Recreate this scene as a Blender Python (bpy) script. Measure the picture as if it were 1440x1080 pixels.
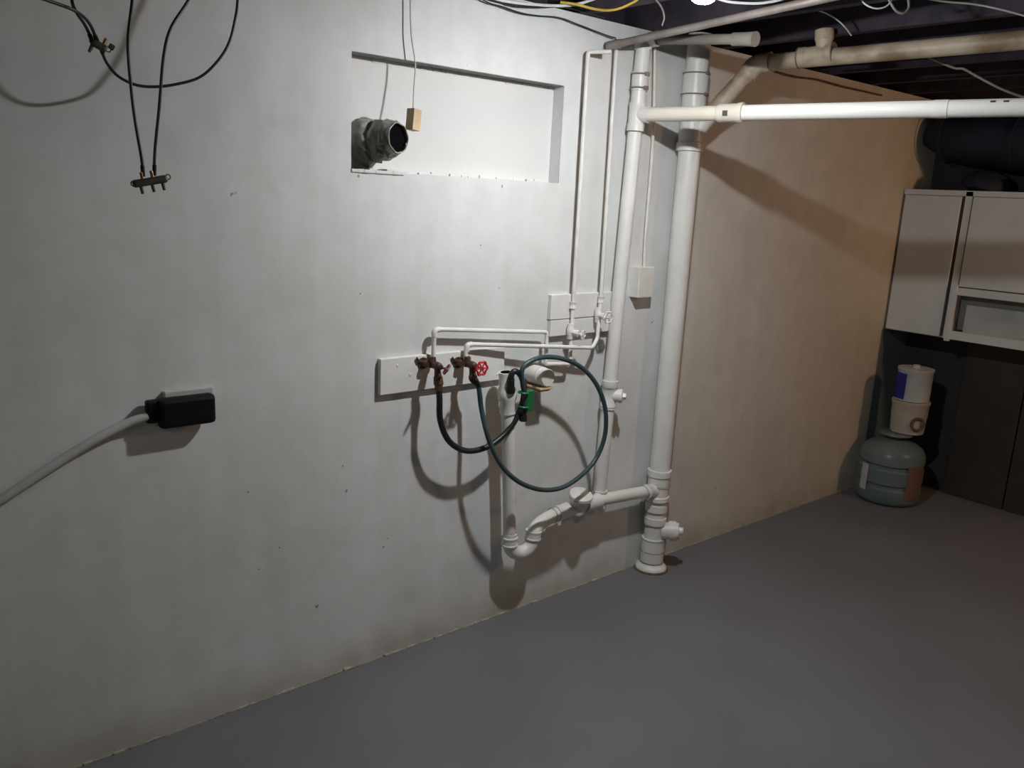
import bpy, bmesh, math, random
from mathutils import Vector, Matrix, noise
random.seed(7)
for o in list(bpy.data.objects): bpy.data.objects.remove(o)
SC = bpy.context.scene
COL = SC.collection
PI = math.pi

# ------------------------------------------------------------------ camera
FPX, HC, DC = 1170.0, 1.6, 2.2613
YAW, PIT, ROL = 0.7050, 0.2250, 0.0500
cy, sy = math.cos(YAW), math.sin(YAW)
FW = Vector((sy*math.cos(PIT), cy*math.cos(PIT), -math.sin(PIT)))
_r = Vector((cy, -sy, 0)); _u = _r.cross(FW)
RT = _r*math.cos(ROL) + _u*math.sin(ROL); UP = -_r*math.sin(ROL) + _u*math.cos(ROL)
CAM = Vector((0, -DC, HC))
cd = bpy.data.cameras.new('camera'); cam = bpy.data.objects.new('camera', cd); COL.objects.link(cam)
cd.sensor_width = 36; cd.lens = FPX/1440*36; cd.clip_start = .05; cd.clip_end = 60
m = Matrix((( RT.x, UP.x, -FW.x), (RT.y, UP.y, -FW.y), (RT.z, UP.z, -FW.z)))
cam.matrix_world = Matrix.Translation(CAM) @ m.to_4x4()
SC.camera = cam

# ------------------------------------------------------------------ world, exposure, lamps
wd = bpy.data.worlds.new('dim_room_fill'); SC.world = wd; wd.use_nodes = True
wd.node_tree.nodes['Background'].inputs[0].default_value = (.95, .88, .78, 1)   # dim warm fill added through the open side of the room
wd.node_tree.nodes['Background'].inputs[1].default_value = .08
SC.view_settings.view_transform = 'Standard'; SC.view_settings.look = 'None'
SC.view_settings.gamma = 1; SC.view_settings.exposure = 0.0; SC.view_settings.use_curve_mapping = False
BULB = Vector((1.85, -.775, 2.119))          # the bulb under the joists
BULB_E = 2150.0
FILL_GLOBE = Vector((4.35, -2.3, 2.03)); FILL_GLOBE_E = 90.0   # added warm fill globe, out of view at the right
FILL_DOME = Vector((-.95, -1.9, 2.22)); FILL_DOME_E = 16.0           # added neutral fill dome, out of view at the left

def ray(x, y): return FW + RT*((x-720)/FPX) + UP*((540-y)/FPX)
def W(x, y, off=0.0):                          # point standing 'off' metres out from the long wall
    d = ray(x, y); return CAM + d*((-off-CAM.y)/d.y)
def FL(x, y, z=0.0):
    d = ray(x, y); return CAM + d*((z-HC)/d.z)
def XP(x, y, X):
    d = ray(x, y); return CAM + d*(X/d.x)
def DP(x, y, t): return CAM + ray(x, y)*t

# ------------------------------------------------------------------ materials
def mat(name, col, rough=.6, metal=0, col2=None, scale=6, bump=0, bscale=60, emit=None, es=0, spec=.5, contrast=(.35,.65), trans=0, ior=1.45, alpha=1, coat=0):
    m = bpy.data.materials.new(name); m.use_nodes = True
    nt = m.node_tree; b = nt.nodes['Principled BSDF']
    b.inputs['Base Color'].default_value = (*col, 1); b.inputs['Roughness'].default_value = rough
    b.inputs['Metallic'].default_value = metal; b.inputs['Specular IOR Level'].default_value = spec
    if trans: b.inputs['Transmission Weight'].default_value = trans; b.inputs['IOR'].default_value = ior
    if coat: b.inputs['Coat Weight'].default_value = coat
    tc = nt.nodes.new('ShaderNodeTexCoord')
    if col2 is None: col2 = tuple(c*.82 for c in col)
    n = nt.nodes.new('ShaderNodeTexNoise'); n.inputs['Scale'].default_value = scale; n.inputs['Detail'].default_value = 6
    nt.links.new(tc.outputs['Object'], n.inputs['Vector'])
    r = nt.nodes.new('ShaderNodeValToRGB')
    r.color_ramp.elements[0].position = contrast[0]; r.color_ramp.elements[1].position = contrast[1]
    r.color_ramp.elements[0].color = (*col2, 1); r.color_ramp.elements[1].color = (*col, 1)
    nt.links.new(n.outputs['Fac'], r.inputs['Fac']); nt.links.new(r.outputs['Color'], b.inputs['Base Color'])
    if bump:
        n2 = nt.nodes.new('ShaderNodeTexNoise'); n2.inputs['Scale'].default_value = bscale; n2.inputs['Detail'].default_value = 5
        nt.links.new(tc.outputs['Object'], n2.inputs['Vector'])
        bp = nt.nodes.new('ShaderNodeBump'); bp.inputs['Strength'].default_value = bump; bp.inputs['Distance'].default_value = .01
        nt.links.new(n2.outputs['Fac'], bp.inputs['Height']); nt.links.new(bp.outputs['Normal'], b.inputs['Normal'])
    if emit: b.inputs['Emission Color'].default_value = (*emit, 1); b.inputs['Emission Strength'].default_value = es
    return m

def wall_material():
    m = bpy.data.materials.new('painted_plaster'); m.use_nodes = True
    nt = m.node_tree; b = nt.nodes['Principled BSDF']; L = nt.links; N = nt.nodes.new
    b.inputs['Roughness'].default_value = .55; b.inputs['Specular IOR Level'].default_value = .35
    tc = N('ShaderNodeTexCoord'); geo = tc.outputs['Object']
    def ramp(fac, p0, p1, c0, c1):
        r = N('ShaderNodeValToRGB'); r.color_ramp.elements[0].position = p0; r.color_ramp.elements[1].position = p1
        r.color_ramp.elements[0].color = (*c0, 1); r.color_ramp.elements[1].color = (*c1, 1)
        L.new(fac, r.inputs['Fac']); return r.outputs['Color']
    def nz(scale, det=5, vec=None, rough=.55):
        n = N('ShaderNodeTexNoise'); n.inputs['Scale'].default_value = scale; n.inputs['Detail'].default_value = det
        n.inputs['Roughness'].default_value = rough
        L.new(vec or geo, n.inputs['Vector']); return n.outputs['Fac']
    def mixc(fac, a, c, mode='MIX'):
        x = N('ShaderNodeMix'); x.data_type = 'RGBA'; x.blend_type = mode
        if hasattr(fac, 'node'): L.new(fac, x.inputs['Factor'])
        else: x.inputs['Factor'].default_value = fac
        for k, v in ((6, a), (7, c)):
            if hasattr(v, 'node'): L.new(v, x.inputs[k])
            else: x.inputs[k].default_value = (*v, 1)
        return x.outputs[2]
    base = ramp(nz(1.3, 4), .35, .68, (.60, .61, .60), (.70, .71, .71))
    # vertical brush streaks
    mp = N('ShaderNodeMapping'); mp.inputs['Scale'].default_value = (7, 7, .6); L.new(geo, mp.inputs['Vector'])
    st = ramp(nz(2.0, 4, mp.outputs['Vector']), .35, .65, (.955, .955, .95), (1.0, 1.0, 1.0))
    base = mixc(1.0, base, st, 'MULTIPLY')
    fine = ramp(nz(9, 8), .3, .6, (.90, .90, .88), (1, 1, 1)); base = mixc(.8, base, fine, 'MULTIPLY')
    # scattered nicks where the paint came off
    sp = ramp(nz(26, 2), .225, .245, (.25, .23, .2), (1, 1, 1)); base = mixc(.75, base, sp, 'MULTIPLY')
    # beige paint past the drain stack, blue grey concrete past the cabinet
    sx = N('ShaderNodeSeparateXYZ'); L.new(geo, sx.inputs[0])
    def step(src, a, c):
        r = N('ShaderNodeMapRange'); r.inputs['From Min'].default_value = a; r.inputs['From Max'].default_value = c; r.interpolation_type = 'SMOOTHSTEP'
        L.new(src, r.inputs['Value']); return r.outputs['Result']
    base = mixc(step(sx.outputs['X'], 2.70, 2.84), base, mixc(1.0, base, (1.0, .95, .88), 'MULTIPLY'))
    base = mixc(step(sx.outputs['X'], 3.0, 5.0), base, mixc(1.0, base, (.98, .91, .79), 'MULTIPLY'))
    inv = N('ShaderNodeMath'); inv.operation = 'MULTIPLY'
    L.new(step(sx.outputs['X'], 4.69, 4.71), inv.inputs[0]); L.new(step(sx.outputs['Z'], .96, .93), inv.inputs[1])
    base = mixc(inv.outputs[0], base, (.13, .16, .17))
    # damp grime just over the floor
    gr = N('ShaderNodeMath'); gr.operation = 'MULTIPLY'
    L.new(step(sx.outputs['Z'], .16, .0), gr.inputs[0]); L.new(nz(6, 6), gr.inputs[1])
    base = mixc(gr.outputs[0], base, (.30, .27, .20))
    L.new(base, b.inputs['Base Color'])
    bp = N('ShaderNodeBump'); bp.inputs['Strength'].default_value = .2; bp.inputs['Distance'].default_value = .004
    L.new(nz(22, 6), bp.inputs['Height'])
    bp2 = N('ShaderNodeBump'); bp2.inputs['Strength'].default_value = .16; bp2.inputs['Distance'].default_value = .02
    L.new(nz(4, 3), bp2.inputs['Height']); L.new(bp.outputs['Normal'], bp2.inputs['Normal'])
    L.new(bp2.outputs['Normal'], b.inputs['Normal'])
    return m

M = dict(
 wall=wall_material(),
 floor=mat('grey_floor_paint', (.155,.155,.165), .5, col2=(.138,.137,.145), scale=2.2, bump=.12, bscale=30, spec=.35),
 wood_dark=mat('hazed_old_joist_wood', (.062,.046,.062), .85, col2=(.030,.024,.040), scale=9, bump=.4, bscale=40),  # blue tint put into the wood colour for lens haze
 subfloor=mat('hazed_subfloor_wood', (.040,.042,.068), .9, col2=(.022,.024,.04), scale=5, bump=.3),  # navy in the board colour stands in for lens flare haze
 pvc=mat('white_pvc', (.74,.73,.70), .38, col2=(.66,.645,.61), scale=7, bump=.05),
 pvc_new=mat('bright_white_pvc', (.86,.85,.80), .28, col2=(.82,.80,.75), scale=3),
 pvc_cream=mat('cream_pvc', (.74,.69,.60), .38, col2=(.68,.62,.52), scale=8),
 pvc_joint=mat('pvc_joint_shadow_line', (.25,.22,.19), .8),
 ink=mat('dark_print', (.07,.06,.06), .6),
 brownpipe=mat('stained_brown_pipe', (.52,.44,.33), .5, col2=(.26,.18,.11), scale=7, bump=.3, bscale=35, contrast=(.38,.58)),
 steel=mat('dull_galvanised_steel', (.30,.26,.235), .5, metal=.3, col2=(.19,.16,.14), scale=12, bump=.1),
 greypipe=mat('grey_painted_pipe', (.25,.235,.20), .55, col2=(.17,.16,.135), scale=10),
 painted=mat('painted_over_copper', (.72,.71,.68), .42, col2=(.64,.62,.58), scale=20, bump=.1),
 paintwood=mat('painted_board', (.70,.69,.67), .6, col2=(.64,.63,.61), scale=10, bump=.1, bscale=40),
 brass=mat('tarnished_brass', (.16,.09,.06), .45, metal=.55, col2=(.07,.045,.035), scale=40, bump=.3),
 red=mat('chipped_red_enamel', (.55,.02,.035), .35, col2=(.42,.015,.025), scale=30),
 redpale=mat('worn_red_brown_enamel', (.33,.13,.13), .5, col2=(.20,.07,.06), scale=60),
 hose_black=mat('black_rubber', (.014,.017,.018), .42, col2=(.009,.011,.012), scale=20),
 hose_teal=mat('dark_teal_rubber', (.040,.075,.082), .42, col2=(.022,.042,.046), scale=14),
 green=mat('green_plastic', (.01,.17,.045), .4, col2=(.008,.11,.03)),
 coax=mat('black_cable_jacket', (.018,.02,.018), .45),
 splitter=mat('dull_zinc_block', (.075,.068,.05), .5, metal=.4, col2=(.04,.035,.028), scale=40),
 copper=mat('brass_connector', (.30,.17,.09), .4, metal=.6),
 black=mat('black_plastic', (.006,.007,.007), .5, spec=.2),
 greycable=mat('grey_painted_cable', (.50,.51,.50), .5, col2=(.43,.44,.42), scale=15),
 foil=mat('dusty_foil_duct', (.36,.36,.33), .48, metal=.35, col2=(.17,.17,.15), scale=16, bump=.7, bscale=26),
 bore_shade=mat('pipe_mouth_shade', (.006,.005,.006), .9, spec=0),  # black painted in for the shade inside pipe mouths
 lintel=mat('grey_lintel_paint', (.23,.24,.23), .7, col2=(.16,.165,.155), scale=20, bump=.2),
 panel=mat('white_window_panel', (.64,.64,.625), .6, col2=(.60,.60,.585), scale=3, bump=.15, bscale=20),
 woodblock=mat('bare_pine', (.60,.44,.29), .6, col2=(.50,.34,.21), scale=25, bump=.1),
 cord=mat('white_cord', (.62,.61,.58), .6),
 whitecable=mat('white_cable_jacket', (.72,.73,.72), .5),
 yellow=mat('yellow_cable_jacket', (.62,.42,.06), .5),
 cab=mat('cream_cabinet_paint', (.66,.68,.67), .5, col2=(.60,.62,.61), scale=4, bump=.06),
 cabin=mat('cabinet_inside', (.24,.23,.20), .6),
 cabgap=mat('door_gap_shadow_board', (.05,.045,.035), .8),
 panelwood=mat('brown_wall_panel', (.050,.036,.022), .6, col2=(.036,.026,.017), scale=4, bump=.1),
 darkbag=mat('dark_navy_wrap', (.010,.014,.036), .75, col2=(.005,.007,.016), scale=6, bump=.4, bscale=15),
 maroon=mat('maroon_card', (.05,.018,.016), .7),
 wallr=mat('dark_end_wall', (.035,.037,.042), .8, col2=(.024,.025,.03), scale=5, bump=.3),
 plainwall=mat('dull_white_block', (.48,.44,.38), .8, col2=(.40,.37,.32), scale=5, bump=.3),
 jug=mat('cloudy_water_bottle', (.27,.33,.33), .3, trans=.4, ior=1.3, col2=(.20,.26,.26), scale=4),
 juglabel=mat('pale_paper_label', (.52,.50,.52), .7),
 jugbrown=mat('brown_card', (.20,.115,.085), .7),
 tub=mat('cream_plastic_tub', (.52,.45,.38), .5),
 blue=mat('blue_print', (.015,.02,.26), .5),
 bluewhite=mat('white_container', (.50,.52,.52), .5),
 porcelain=mat('porcelain', (.75,.75,.73), .25),
 bulb=mat('lit_bulb_dome', (1,1,1), .3, emit=(.97,.985,1), es=BULB_E),
 dome=mat('frosted_fill_dome', (1,1,1), .3, emit=(.93,1,.90), es=FILL_DOME_E),
 globe=mat('frosted_fill_globe', (1,1,1), .3, emit=(1,.60,.36), es=FILL_GLOBE_E),
 chip=mat('bare_spot', (.34,.33,.30), .9, col2=(.22,.21,.19), scale=60),
 caulk=mat('rough_mortar', (.40,.37,.30), .9, col2=(.24,.22,.17), scale=30, bump=.6, bscale=60),
 rust=mat('rusty_iron', (.16,.10,.07), .8, col2=(.08,.05,.04), scale=25, bump=.4),
)

# ------------------------------------------------------------------ mesh builder
def frame(d):
    d = d.normalized(); a = Vector((0,0,1)) if abs(d.z) < .9 else Vector((1,0,0))
    x = a.cross(d).normalized(); return x, d.cross(x).normalized(), d
def spline(pts, n=8):
    P = [Vector(p) for p in pts]
    if len(P) < 3: return P
    Q = [P[0]*2-P[1]] + P + [P[-1]*2-P[-2]]; out = []
    for i in range(1, len(Q)-2):
        a, b, c, d = Q[i-1:i+3]
        for k in range(n):
            t = k/n
            out.append(.5*((2*b)+(c-a)*t+(2*a-5*b+4*c-d)*t*t+(3*b-a-3*c+d)*t**3))
    out.append(P[-1]); return out
class MB:
    def __init__(s): s.v = []; s.f = []; s.sm = []; s.g = []; s.gv = []
    def add(s, v, f, smooth=False):
        s.g.append(len(s.f)); s.gv.append(len(s.v))
        n = len(s.v); s.v += [Vector(p) for p in v]; s.f += [[i+n for i in q] for q in f]; s.sm += [smooth]*len(f); return s
    def box(s, a, b, R=None, c=None):
        a = Vector(a); b = Vector(b)
        v = [Vector((x,y,z)) for z in (a.z,b.z) for y in (a.y,b.y) for x in (a.x,b.x)]
        if R is not None:
            c = Vector(c) if c is not None else (a+b)/2; v = [c + R @ (p-c) for p in v]
        return s.add(v, [[0,2,3,1],[4,5,7,6],[0,1,5,4],[2,6,7,3],[0,4,6,2],[1,3,7,5]])
    def rbox(s, a, b, r=.004, R=None):
        bm = bmesh.new(); a = Vector(a); b = Vector(b); c = (a+b)/2; d = b-a
        bmesh.ops.create_cube(bm, size=1)
        for q in bm.verts: q.co = Vector((q.co.x*d.x, q.co.y*d.y, q.co.z*d.z))
        bmesh.ops.bevel(bm, geom=list(bm.edges), offset=r, segments=2, affect='EDGES', profile=.5)
        bm.verts.index_update()
        s.add([c + (R @ q.co if R is not None else q.co) for q in bm.verts], [[q.index for q in f.verts] for f in bm.faces]); bm.free(); return s
    def tube(s, pts, r, seg=12, cap=True, wob=0):
        P = [Vector(p) for p in pts]; n = len(P)
        rs = r if isinstance(r, (list, tuple)) else [r]*n
        if len(rs) != n: rs = [rs[min(len(rs)-1, int(i*(len(rs)-1)/(n-1)))] + (rs[min(len(rs)-1, int(i*(len(rs)-1)/(n-1))+1)]-rs[min(len(rs)-1, int(i*(len(rs)-1)/(n-1)))])*((i*(len(rs)-1)/(n-1))%1) for i in range(n)]
        v = []; x = None
        for i, p in enumerate(P):
            d = (P[min(i+1,n-1)]-P[max(i-1,0)]).normalized()
            if x is None: x = frame(d)[0]
            x = (x - d*x.dot(d)).normalized(); y = d.cross(x)
            for k in range(seg):
                a = 2*PI*k/seg; rr = rs[i]*(1+wob*noise.noise(p*40+Vector((math.cos(a),math.sin(a),0))*2))
                v.append(p + x*math.cos(a)*rr + y*math.sin(a)*rr)
        f = [[i*seg+k, i*seg+(k+1)%seg, (i+1)*seg+(k+1)%seg, (i+1)*seg+k] for i in range(n-1) for k in range(seg)]
        s.add(v, f, True)
        if cap:
            m0 = len(s.v)-n*seg
            s.f += [[m0+k for k in reversed(range(seg))], [m0+(n-1)*seg+k for k in range(seg)]]; s.sm += [False, False]
        return s
    def lathe(s, o, d, prof, seg=20):              # prof: (distance along axis, radius)
        o = Vector(o); x, y, d = frame(Vector(d)); v = []
        for t, r in prof:
            for k in range(seg):
                a = 2*PI*k/seg; v.append(o + d*t + x*math.cos(a)*r + y*math.sin(a)*r)
        n = len(prof)
        f = [[i*seg+k, i*seg+(k+1)%seg, (i+1)*seg+(k+1)%seg, (i+1)*seg+k] for i in range(n-1) for k in range(seg)]
        f += [[k for k in reversed(range(seg))], [(n-1)*seg+k for k in range(seg)]]
        return s.add(v, f, True)
    def torus(s, o, d, R, r, seg=24, rs=8, lobe=0, nl=6):
        o = Vector(o); x, y, d = frame(Vector(d)); v = []
        for i in range(seg):
            a = 2*PI*i/seg; RR = R*(1+lobe*math.cos(nl*a)); e = x*math.cos(a)+y*math.sin(a)
            for k in range(rs):
                b = 2*PI*k/rs; v.append(o + e*(RR+r*math.cos(b)) + d*r*math.sin(b))
        f = [[i*rs+k, ((i+1)%seg)*rs+k, ((i+1)%seg)*rs+(k+1)%rs, i*rs+(k+1)%rs] for i in range(seg) for k in range(rs)]
        return s.add(v, f, True)
    def each(s, name, mt, parent, k=1):            # every k shapes become one part of their own
        g = s.g + [len(s.f)]; gv = s.gv + [len(s.v)]
        for i in range(0, len(s.g), k):
            j = min(i+k, len(s.g)); q = MB(); q.v = s.v[gv[i]:gv[j]]; q.f = [[a-gv[i] for a in f] for f in s.f[g[i]:g[j]]]; q.sm = s.sm[g[i]:g[j]]
            o = q.build(name, mt, parent)
        return o
    def build(s, name, mt, parent=None, **props):
        org = Vector((0,0,0)); p = parent
        while p is not None: org += p.location; p = p.parent
        me = bpy.data.meshes.new(name)
        if parent is None and props.get('label'):
            lo = Vector([min(q[i] for q in s.v) for i in range(3)]); hi = Vector([max(q[i] for q in s.v) for i in range(3)])
            org = Vector(((lo.x+hi.x)/2, (lo.y+hi.y)/2, lo.z))
        me.from_pydata([tuple(q-org) for q in s.v], [], s.f); me.update()
        bm = bmesh.new(); bm.from_mesh(me); bmesh.ops.recalc_face_normals(bm, faces=bm.faces); bm.to_mesh(me); bm.free()
        for q, sm in zip(me.polygons, s.sm): q.use_smooth = sm
        me.materials.append(M[mt]); o = bpy.data.objects.new(name, me); COL.objects.link(o)
        if any(s.sm): me.set_sharp_from_angle(angle=math.radians(40))
        if parent: o.parent = parent
        else: o.location = org
        for k, val in props.items(): o[k] = val
        return o
def thing(name, loc, label, category, group=None):
    o = bpy.data.objects.new(name, None); COL.objects.link(o); o.location = loc; o.empty_display_size = .05
    o['label'] = label; o['category'] = category
    if group: o['group'] = group
    return o
def T(pts, r, n=8, **k): return MB().tube(spline(pts, n), r, **k)
def struct(mb, name, mt, parent=None):
    o = mb.build(name, mt, parent)
    if parent is None: o['kind'] = 'structure'
    return o

# ------------------------------------------------------------------ room shell
X0, X1, Y1, ZT = -1.6, 5.03, -4.6, 2.22
floor = MB(); nx, ny = 60, 40
floor.add([(X0-.2+(X1-X0+.4)*i/nx, .25+(Y1-.45)*j/ny, 0) for j in range(ny+1) for i in range(nx+1)],
          [[j*(nx+1)+i, (j+1)*(nx+1)+i, (j+1)*(nx+1)+i+1, j*(nx+1)+i+1] for j in range(ny) for i in range(nx)], True)
floor.box((X0-.2, Y1-.2, -.12), (X1+.2, .25, -.01))
struct(floor, 'floor', 'floor')
# long wall with the little window opening
OX0, OX1, OZ0, OZ1, OD = 1.2575, 2.0965, 1.6435, 1.976, .055
xs = sorted(set([X0+(X1-X0)*i/170 for i in range(171)] + [OX0, OX1])); zs = sorted(set([ZT*i/70 for i in range(71)] + [.012,.024, OZ0, OZ1]))
def wy(x, z):
    e = min(abs(x-OX0), abs(x-OX1)) if OZ0-.05 < z < OZ1+.05 else 1
    a = .0016*noise.noise(Vector((x*2.2, 0, z*2.2))) + .0010*noise.noise(Vector((x*9, 3, z*9)))
    a *= min(1, max(0, (max(OX0-x, x-OX1, OZ0-z, z-OZ1))/.06))
    if z < .1: a -= (.1-z)*(.05+.09*noise.noise(Vector((x*14, 5, 0)))+.05*noise.noise(Vector((x*47, 8, 0))))
    return a
wb = MB(); v = [(x, wy(x, z), z) for z in zs for x in xs]; nX = len(xs); f = []
for j in range(len(zs)-1):
    for i in range(nX-1):
        xm, zm = (xs[i]+xs[i+1])/2, (zs[j]+zs[j+1])/2
        if OX0 < xm < OX1 and OZ0 < zm < OZ1: continue
        f.append([j*nX+i, j*nX+i+1, (j+1)*nX+i+1, (j+1)*nX+i])
wb.add(v, f, True)
wb.add([(OX1,.001,OZ0),(OX1,.12,OZ0),(OX1,.12,OZ1),(OX1,.001,OZ1)], [[0,1,2,3]])
wb.add([(OX0,.001,OZ0),(OX0,.12,OZ0),(OX0,.12,OZ1),(OX0,.001,OZ1)], [[3,2,1,0]])
wb.add([(OX0,.001,OZ0),(OX1,.001,OZ0),(OX1,.12,OZ0),(OX0,.12,OZ0)], [[0,1,2,3]])
wb.box((X0, .12, 0), (X1, .25, ZT)); wb.box((X0,.0,ZT-.005),(X1,.13,ZT))
wall = struct(wb, 'wall_back', 'wall')
win = struct(MB().box((OX0, OD, OZ0), (OX1, OD+.02, OZ1)), 'window_1', 'panel')
MB().box((OX0, .004, OZ1-.002), (OX1, OD, OZ1+.012)).build('lintel', 'lintel', win)
sl = MB()
for i in range(34):                                            # ragged filler bead along the sill and head
    x = OX0 + (OX1-OX0)*(i+.5)/34
    if random.random() < .8: sl.rbox((x-.013, OD-.004-.004*random.random(), OZ0), (x+.013, OD+.001, OZ0+.006+.006*random.random()), .002)
    if random.random() < .6: sl.rbox((x-.013, OD-.003, OZ1-.008-.007*random.random()), (x+.013, OD+.001, OZ1), .002)
sl.build('filler_bead', 'panel', win, kind='stuff')
# crumbled edge at the left of the sill, under the duct
cr = MB()
for i in range(9):
    x = OX0+.012+i*.02; cr.rbox((x-.012, -.004-.003*random.random(), OZ0-.006), (x+.012, OD, OZ0+.004+.006*random.random()), .003)
cr.build('sill_mortar', 'panel', win, kind='stuff')
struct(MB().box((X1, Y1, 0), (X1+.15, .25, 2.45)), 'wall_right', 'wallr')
struct(MB().box((X0-.15, Y1, 0), (X0, .25, 2.45)), 'wall_left', 'plainwall')
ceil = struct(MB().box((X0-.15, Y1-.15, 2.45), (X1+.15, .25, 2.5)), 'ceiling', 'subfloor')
y = .24; k = 0
while y > Y1:                                                  # subfloor boards, joists
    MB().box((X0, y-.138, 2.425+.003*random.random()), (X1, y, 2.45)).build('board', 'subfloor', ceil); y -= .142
jx = [X0+.1+.4064*i for i in range(17)]
jx = [q-.02 for q in jx]
for q in jx:
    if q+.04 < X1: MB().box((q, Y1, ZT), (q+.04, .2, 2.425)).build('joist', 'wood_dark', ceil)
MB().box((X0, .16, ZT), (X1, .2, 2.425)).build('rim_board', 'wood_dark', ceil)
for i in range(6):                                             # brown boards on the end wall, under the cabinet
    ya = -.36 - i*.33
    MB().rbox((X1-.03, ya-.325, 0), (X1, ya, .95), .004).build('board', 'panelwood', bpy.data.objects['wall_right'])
bl = MB()
for i in range(150):                                           # broken mortar line where wall meets floor
    x = .1 + i*.031 + random.uniform(-.01,.01); r = random.uniform(.003,.008)
    bl.rbox((x-.016, -.004-r, -.002), (x+.016, .004, r*.8), .002)
bl.build('mortar_bead', 'caulk', wall, kind='stuff')

for px_, py_, r_ in ((676,345,.0035),(702,405,.0025),(507,413,.003),(487,690,.005),(482,655,.003),(446,852,.006),(539,769,.004),(545,757,.0025),(365,800,.003),(349,691,.003),(740,253,.004),(504,248,.004),(706,262,.005),(917,453,.004),(895,87,.004),(393,770,.003)):
    c_ = W(px_, py_); c_.y = wy(c_.x, c_.z); v_ = []
    for k in range(7):
        a_ = 2*PI*k/7; q_ = r_*.75*random.uniform(.5,1.3); v_.append((c_.x+q_*math.cos(a_), c_.y-.0016, c_.z+q_*math.sin(a_)*1.3))
    b = MB(); b.add(v_ + [(p[0], p[1]+.004, p[2]) for p in v_], [list(range(7))] + [[k, (k+1)%7, 7+(k+1)%7, 7+k] for k in range(7)])
    b.build('paint_chip', 'chip', wall)
# ------------------------------------------------------------------ lamps
def bulb(loc, label, mt, group=None):
    t = thing('light_bulb', loc, label, 'light bulb', group)
    MB().lathe(loc, (0,0,-1), [(0,.031),(.005,.0303),(.010,.026),(.0135,.019),(.0155,.010),(.016,.002)], 16).build('dome', mt, t)
    MB().lathe(loc+Vector((0,0,.0005)), (0,0,1), [(0,.0315),(.012,.0315),(.01,.031),(.03,.024),(.045,.015),(.06,.0135)], 16).build('base', 'porcelain', t)
    MB().lathe(loc+Vector((0,0,.07)), (0,0,1), [(0,.022),(.012,.028),(.014,.052),(.026,.055),(ZT-loc.z-.07,.055)], 20).build('lamp_holder', 'porcelain', t)
    return t
bulb(BULB, 'lit white bulb in a porcelain holder under the joists near the wall', 'bulb')

t = thing('fill_dome', FILL_DOME, 'added flush frosted dome as unseen fill light at the left of the room', 'ceiling light')
MB().lathe(FILL_DOME, (0,0,-1), [(.012,.15),(.03,.147),(.06,.125),(.085,.08),(.096,.03),(.098,.003)], 20).build('diffuser', 'dome', t)
MB().lathe(FILL_DOME, (0,0,-1), [(0,.165),(.012,.165)], 24).build('base_plate', 'porcelain', t)
t = thing('fill_globe', FILL_GLOBE, 'added warm frosted globe as unseen fill light at the right of the room', 'lamp')
MB().lathe(FILL_GLOBE-Vector((0,0,.1)), (0,0,1), [(.1-.1*math.cos(PI*i/10), max(.002,.1*math.sin(PI*i/10))) for i in range(11)], 20).build('globe', 'globe', t)
MB().lathe(FILL_GLOBE+Vector((0,0,.1)), (0,0,1), [(-.01,.045),(.02,.05),(.04,.08),(ZT-FILL_GLOBE.z-.1,.08)], 20).build('lamp_holder', 'porcelain', t)

# ------------------------------------------------------------------ valves and wheels
def wheel(o, d, R, mt, parent, name='handle', label=None):
    b = MB(); b.torus(o, d, R, R*.17, 36, 8, .10, 6); x, y, dd = frame(Vector(d))
    b.lathe(Vector(o)-dd*R*.25, dd, [(0,R*.3),(R*.5,R*.3)], 12)
    for k in range(6):
        a = PI*k/3; e = x*math.cos(a)+y*math.sin(a); b.tube([Vector(o)+e*R*.2, Vector(o)+e*R*1.02], R*.11, 6)
    h = b.build(name, mt, parent)
    MB().lathe(Vector(o)+dd*R*.25, dd, [(0,R*.15),(R*.1,R*.12)], 8).build('screw', 'brass', h) if False else None
    if label: h['label'] = label
    return h
def hub(b, o, d, r, l, lip=.15):                                # one socket: short sleeve with a lip at each end
    b.lathe(Vector(o)-Vector(d).normalized()*l/2, d, [(0,r*1.02),(0,r*(1+lip)),(l*.16,r*(1+lip)),(l*.2,r*(1+lip*.7)),(l*.8,r*(1+lip*.7)),(l*.84,r*(1+lip)),(l,r*(1+lip)),(l,r*1.02)], 24)
def ringline(b, o, d, r): b.torus(o, d, r, .0011, 24, 5)

# ------------------------------------------------------------------ white drain stack by the wall
RS = .0445
SX = lambda py: Vector((2.738, -.062, W(930+ (540-py)*.08, py, .062).z))
st = thing('drain_stack', Vector((2.738,-.062,0)), 'thick white vertical drain stack running from floor to ceiling', 'drain pipe')
up = Vector((0,0,1))
MB().lathe(SX(812), up, [(0,RS),(2.235-SX(812).z,RS)], 28).build('pipe', 'pvc', st)
b = MB(); z0 = SX(704).z; z1 = SX(662).z                        # sanitary tee where the washer arm joins
b.lathe(Vector((2.738,-.062,z0)), up, [(0,RS),(0,RS*1.17),(.018,RS*1.17),(.022,RS*1.07),(z1-z0-.03,RS*1.07),(z1-z0-.026,RS*1.17),(z1-z0,RS*1.17),(z1-z0,RS)], 28)
tee = b.build('tee', 'pvc', st)
b = MB(); 
for py in (719, 737): 
    b.lathe(SX(py), up, [(0,RS),(0,RS*1.1),(.03,RS*1.1),(.03,RS)], 28)
b.lathe(SX(789), up, [(0,RS),(0,RS*1.16),(SX(757).z-SX(789).z,RS*1.16),(SX(757).z-SX(789).z,RS)], 28)
b.each('lower_sleeve', 'pvc', st)
b = MB()
for py in (683, 704.5, 719.5, 737.5, 759, 775, 790): ringline(b, SX(py), up, RS*1.17 if py in (683,704.5,759,775,790) else RS*1.11)
b.each('joint_ring', 'pvc_joint', st)
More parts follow.
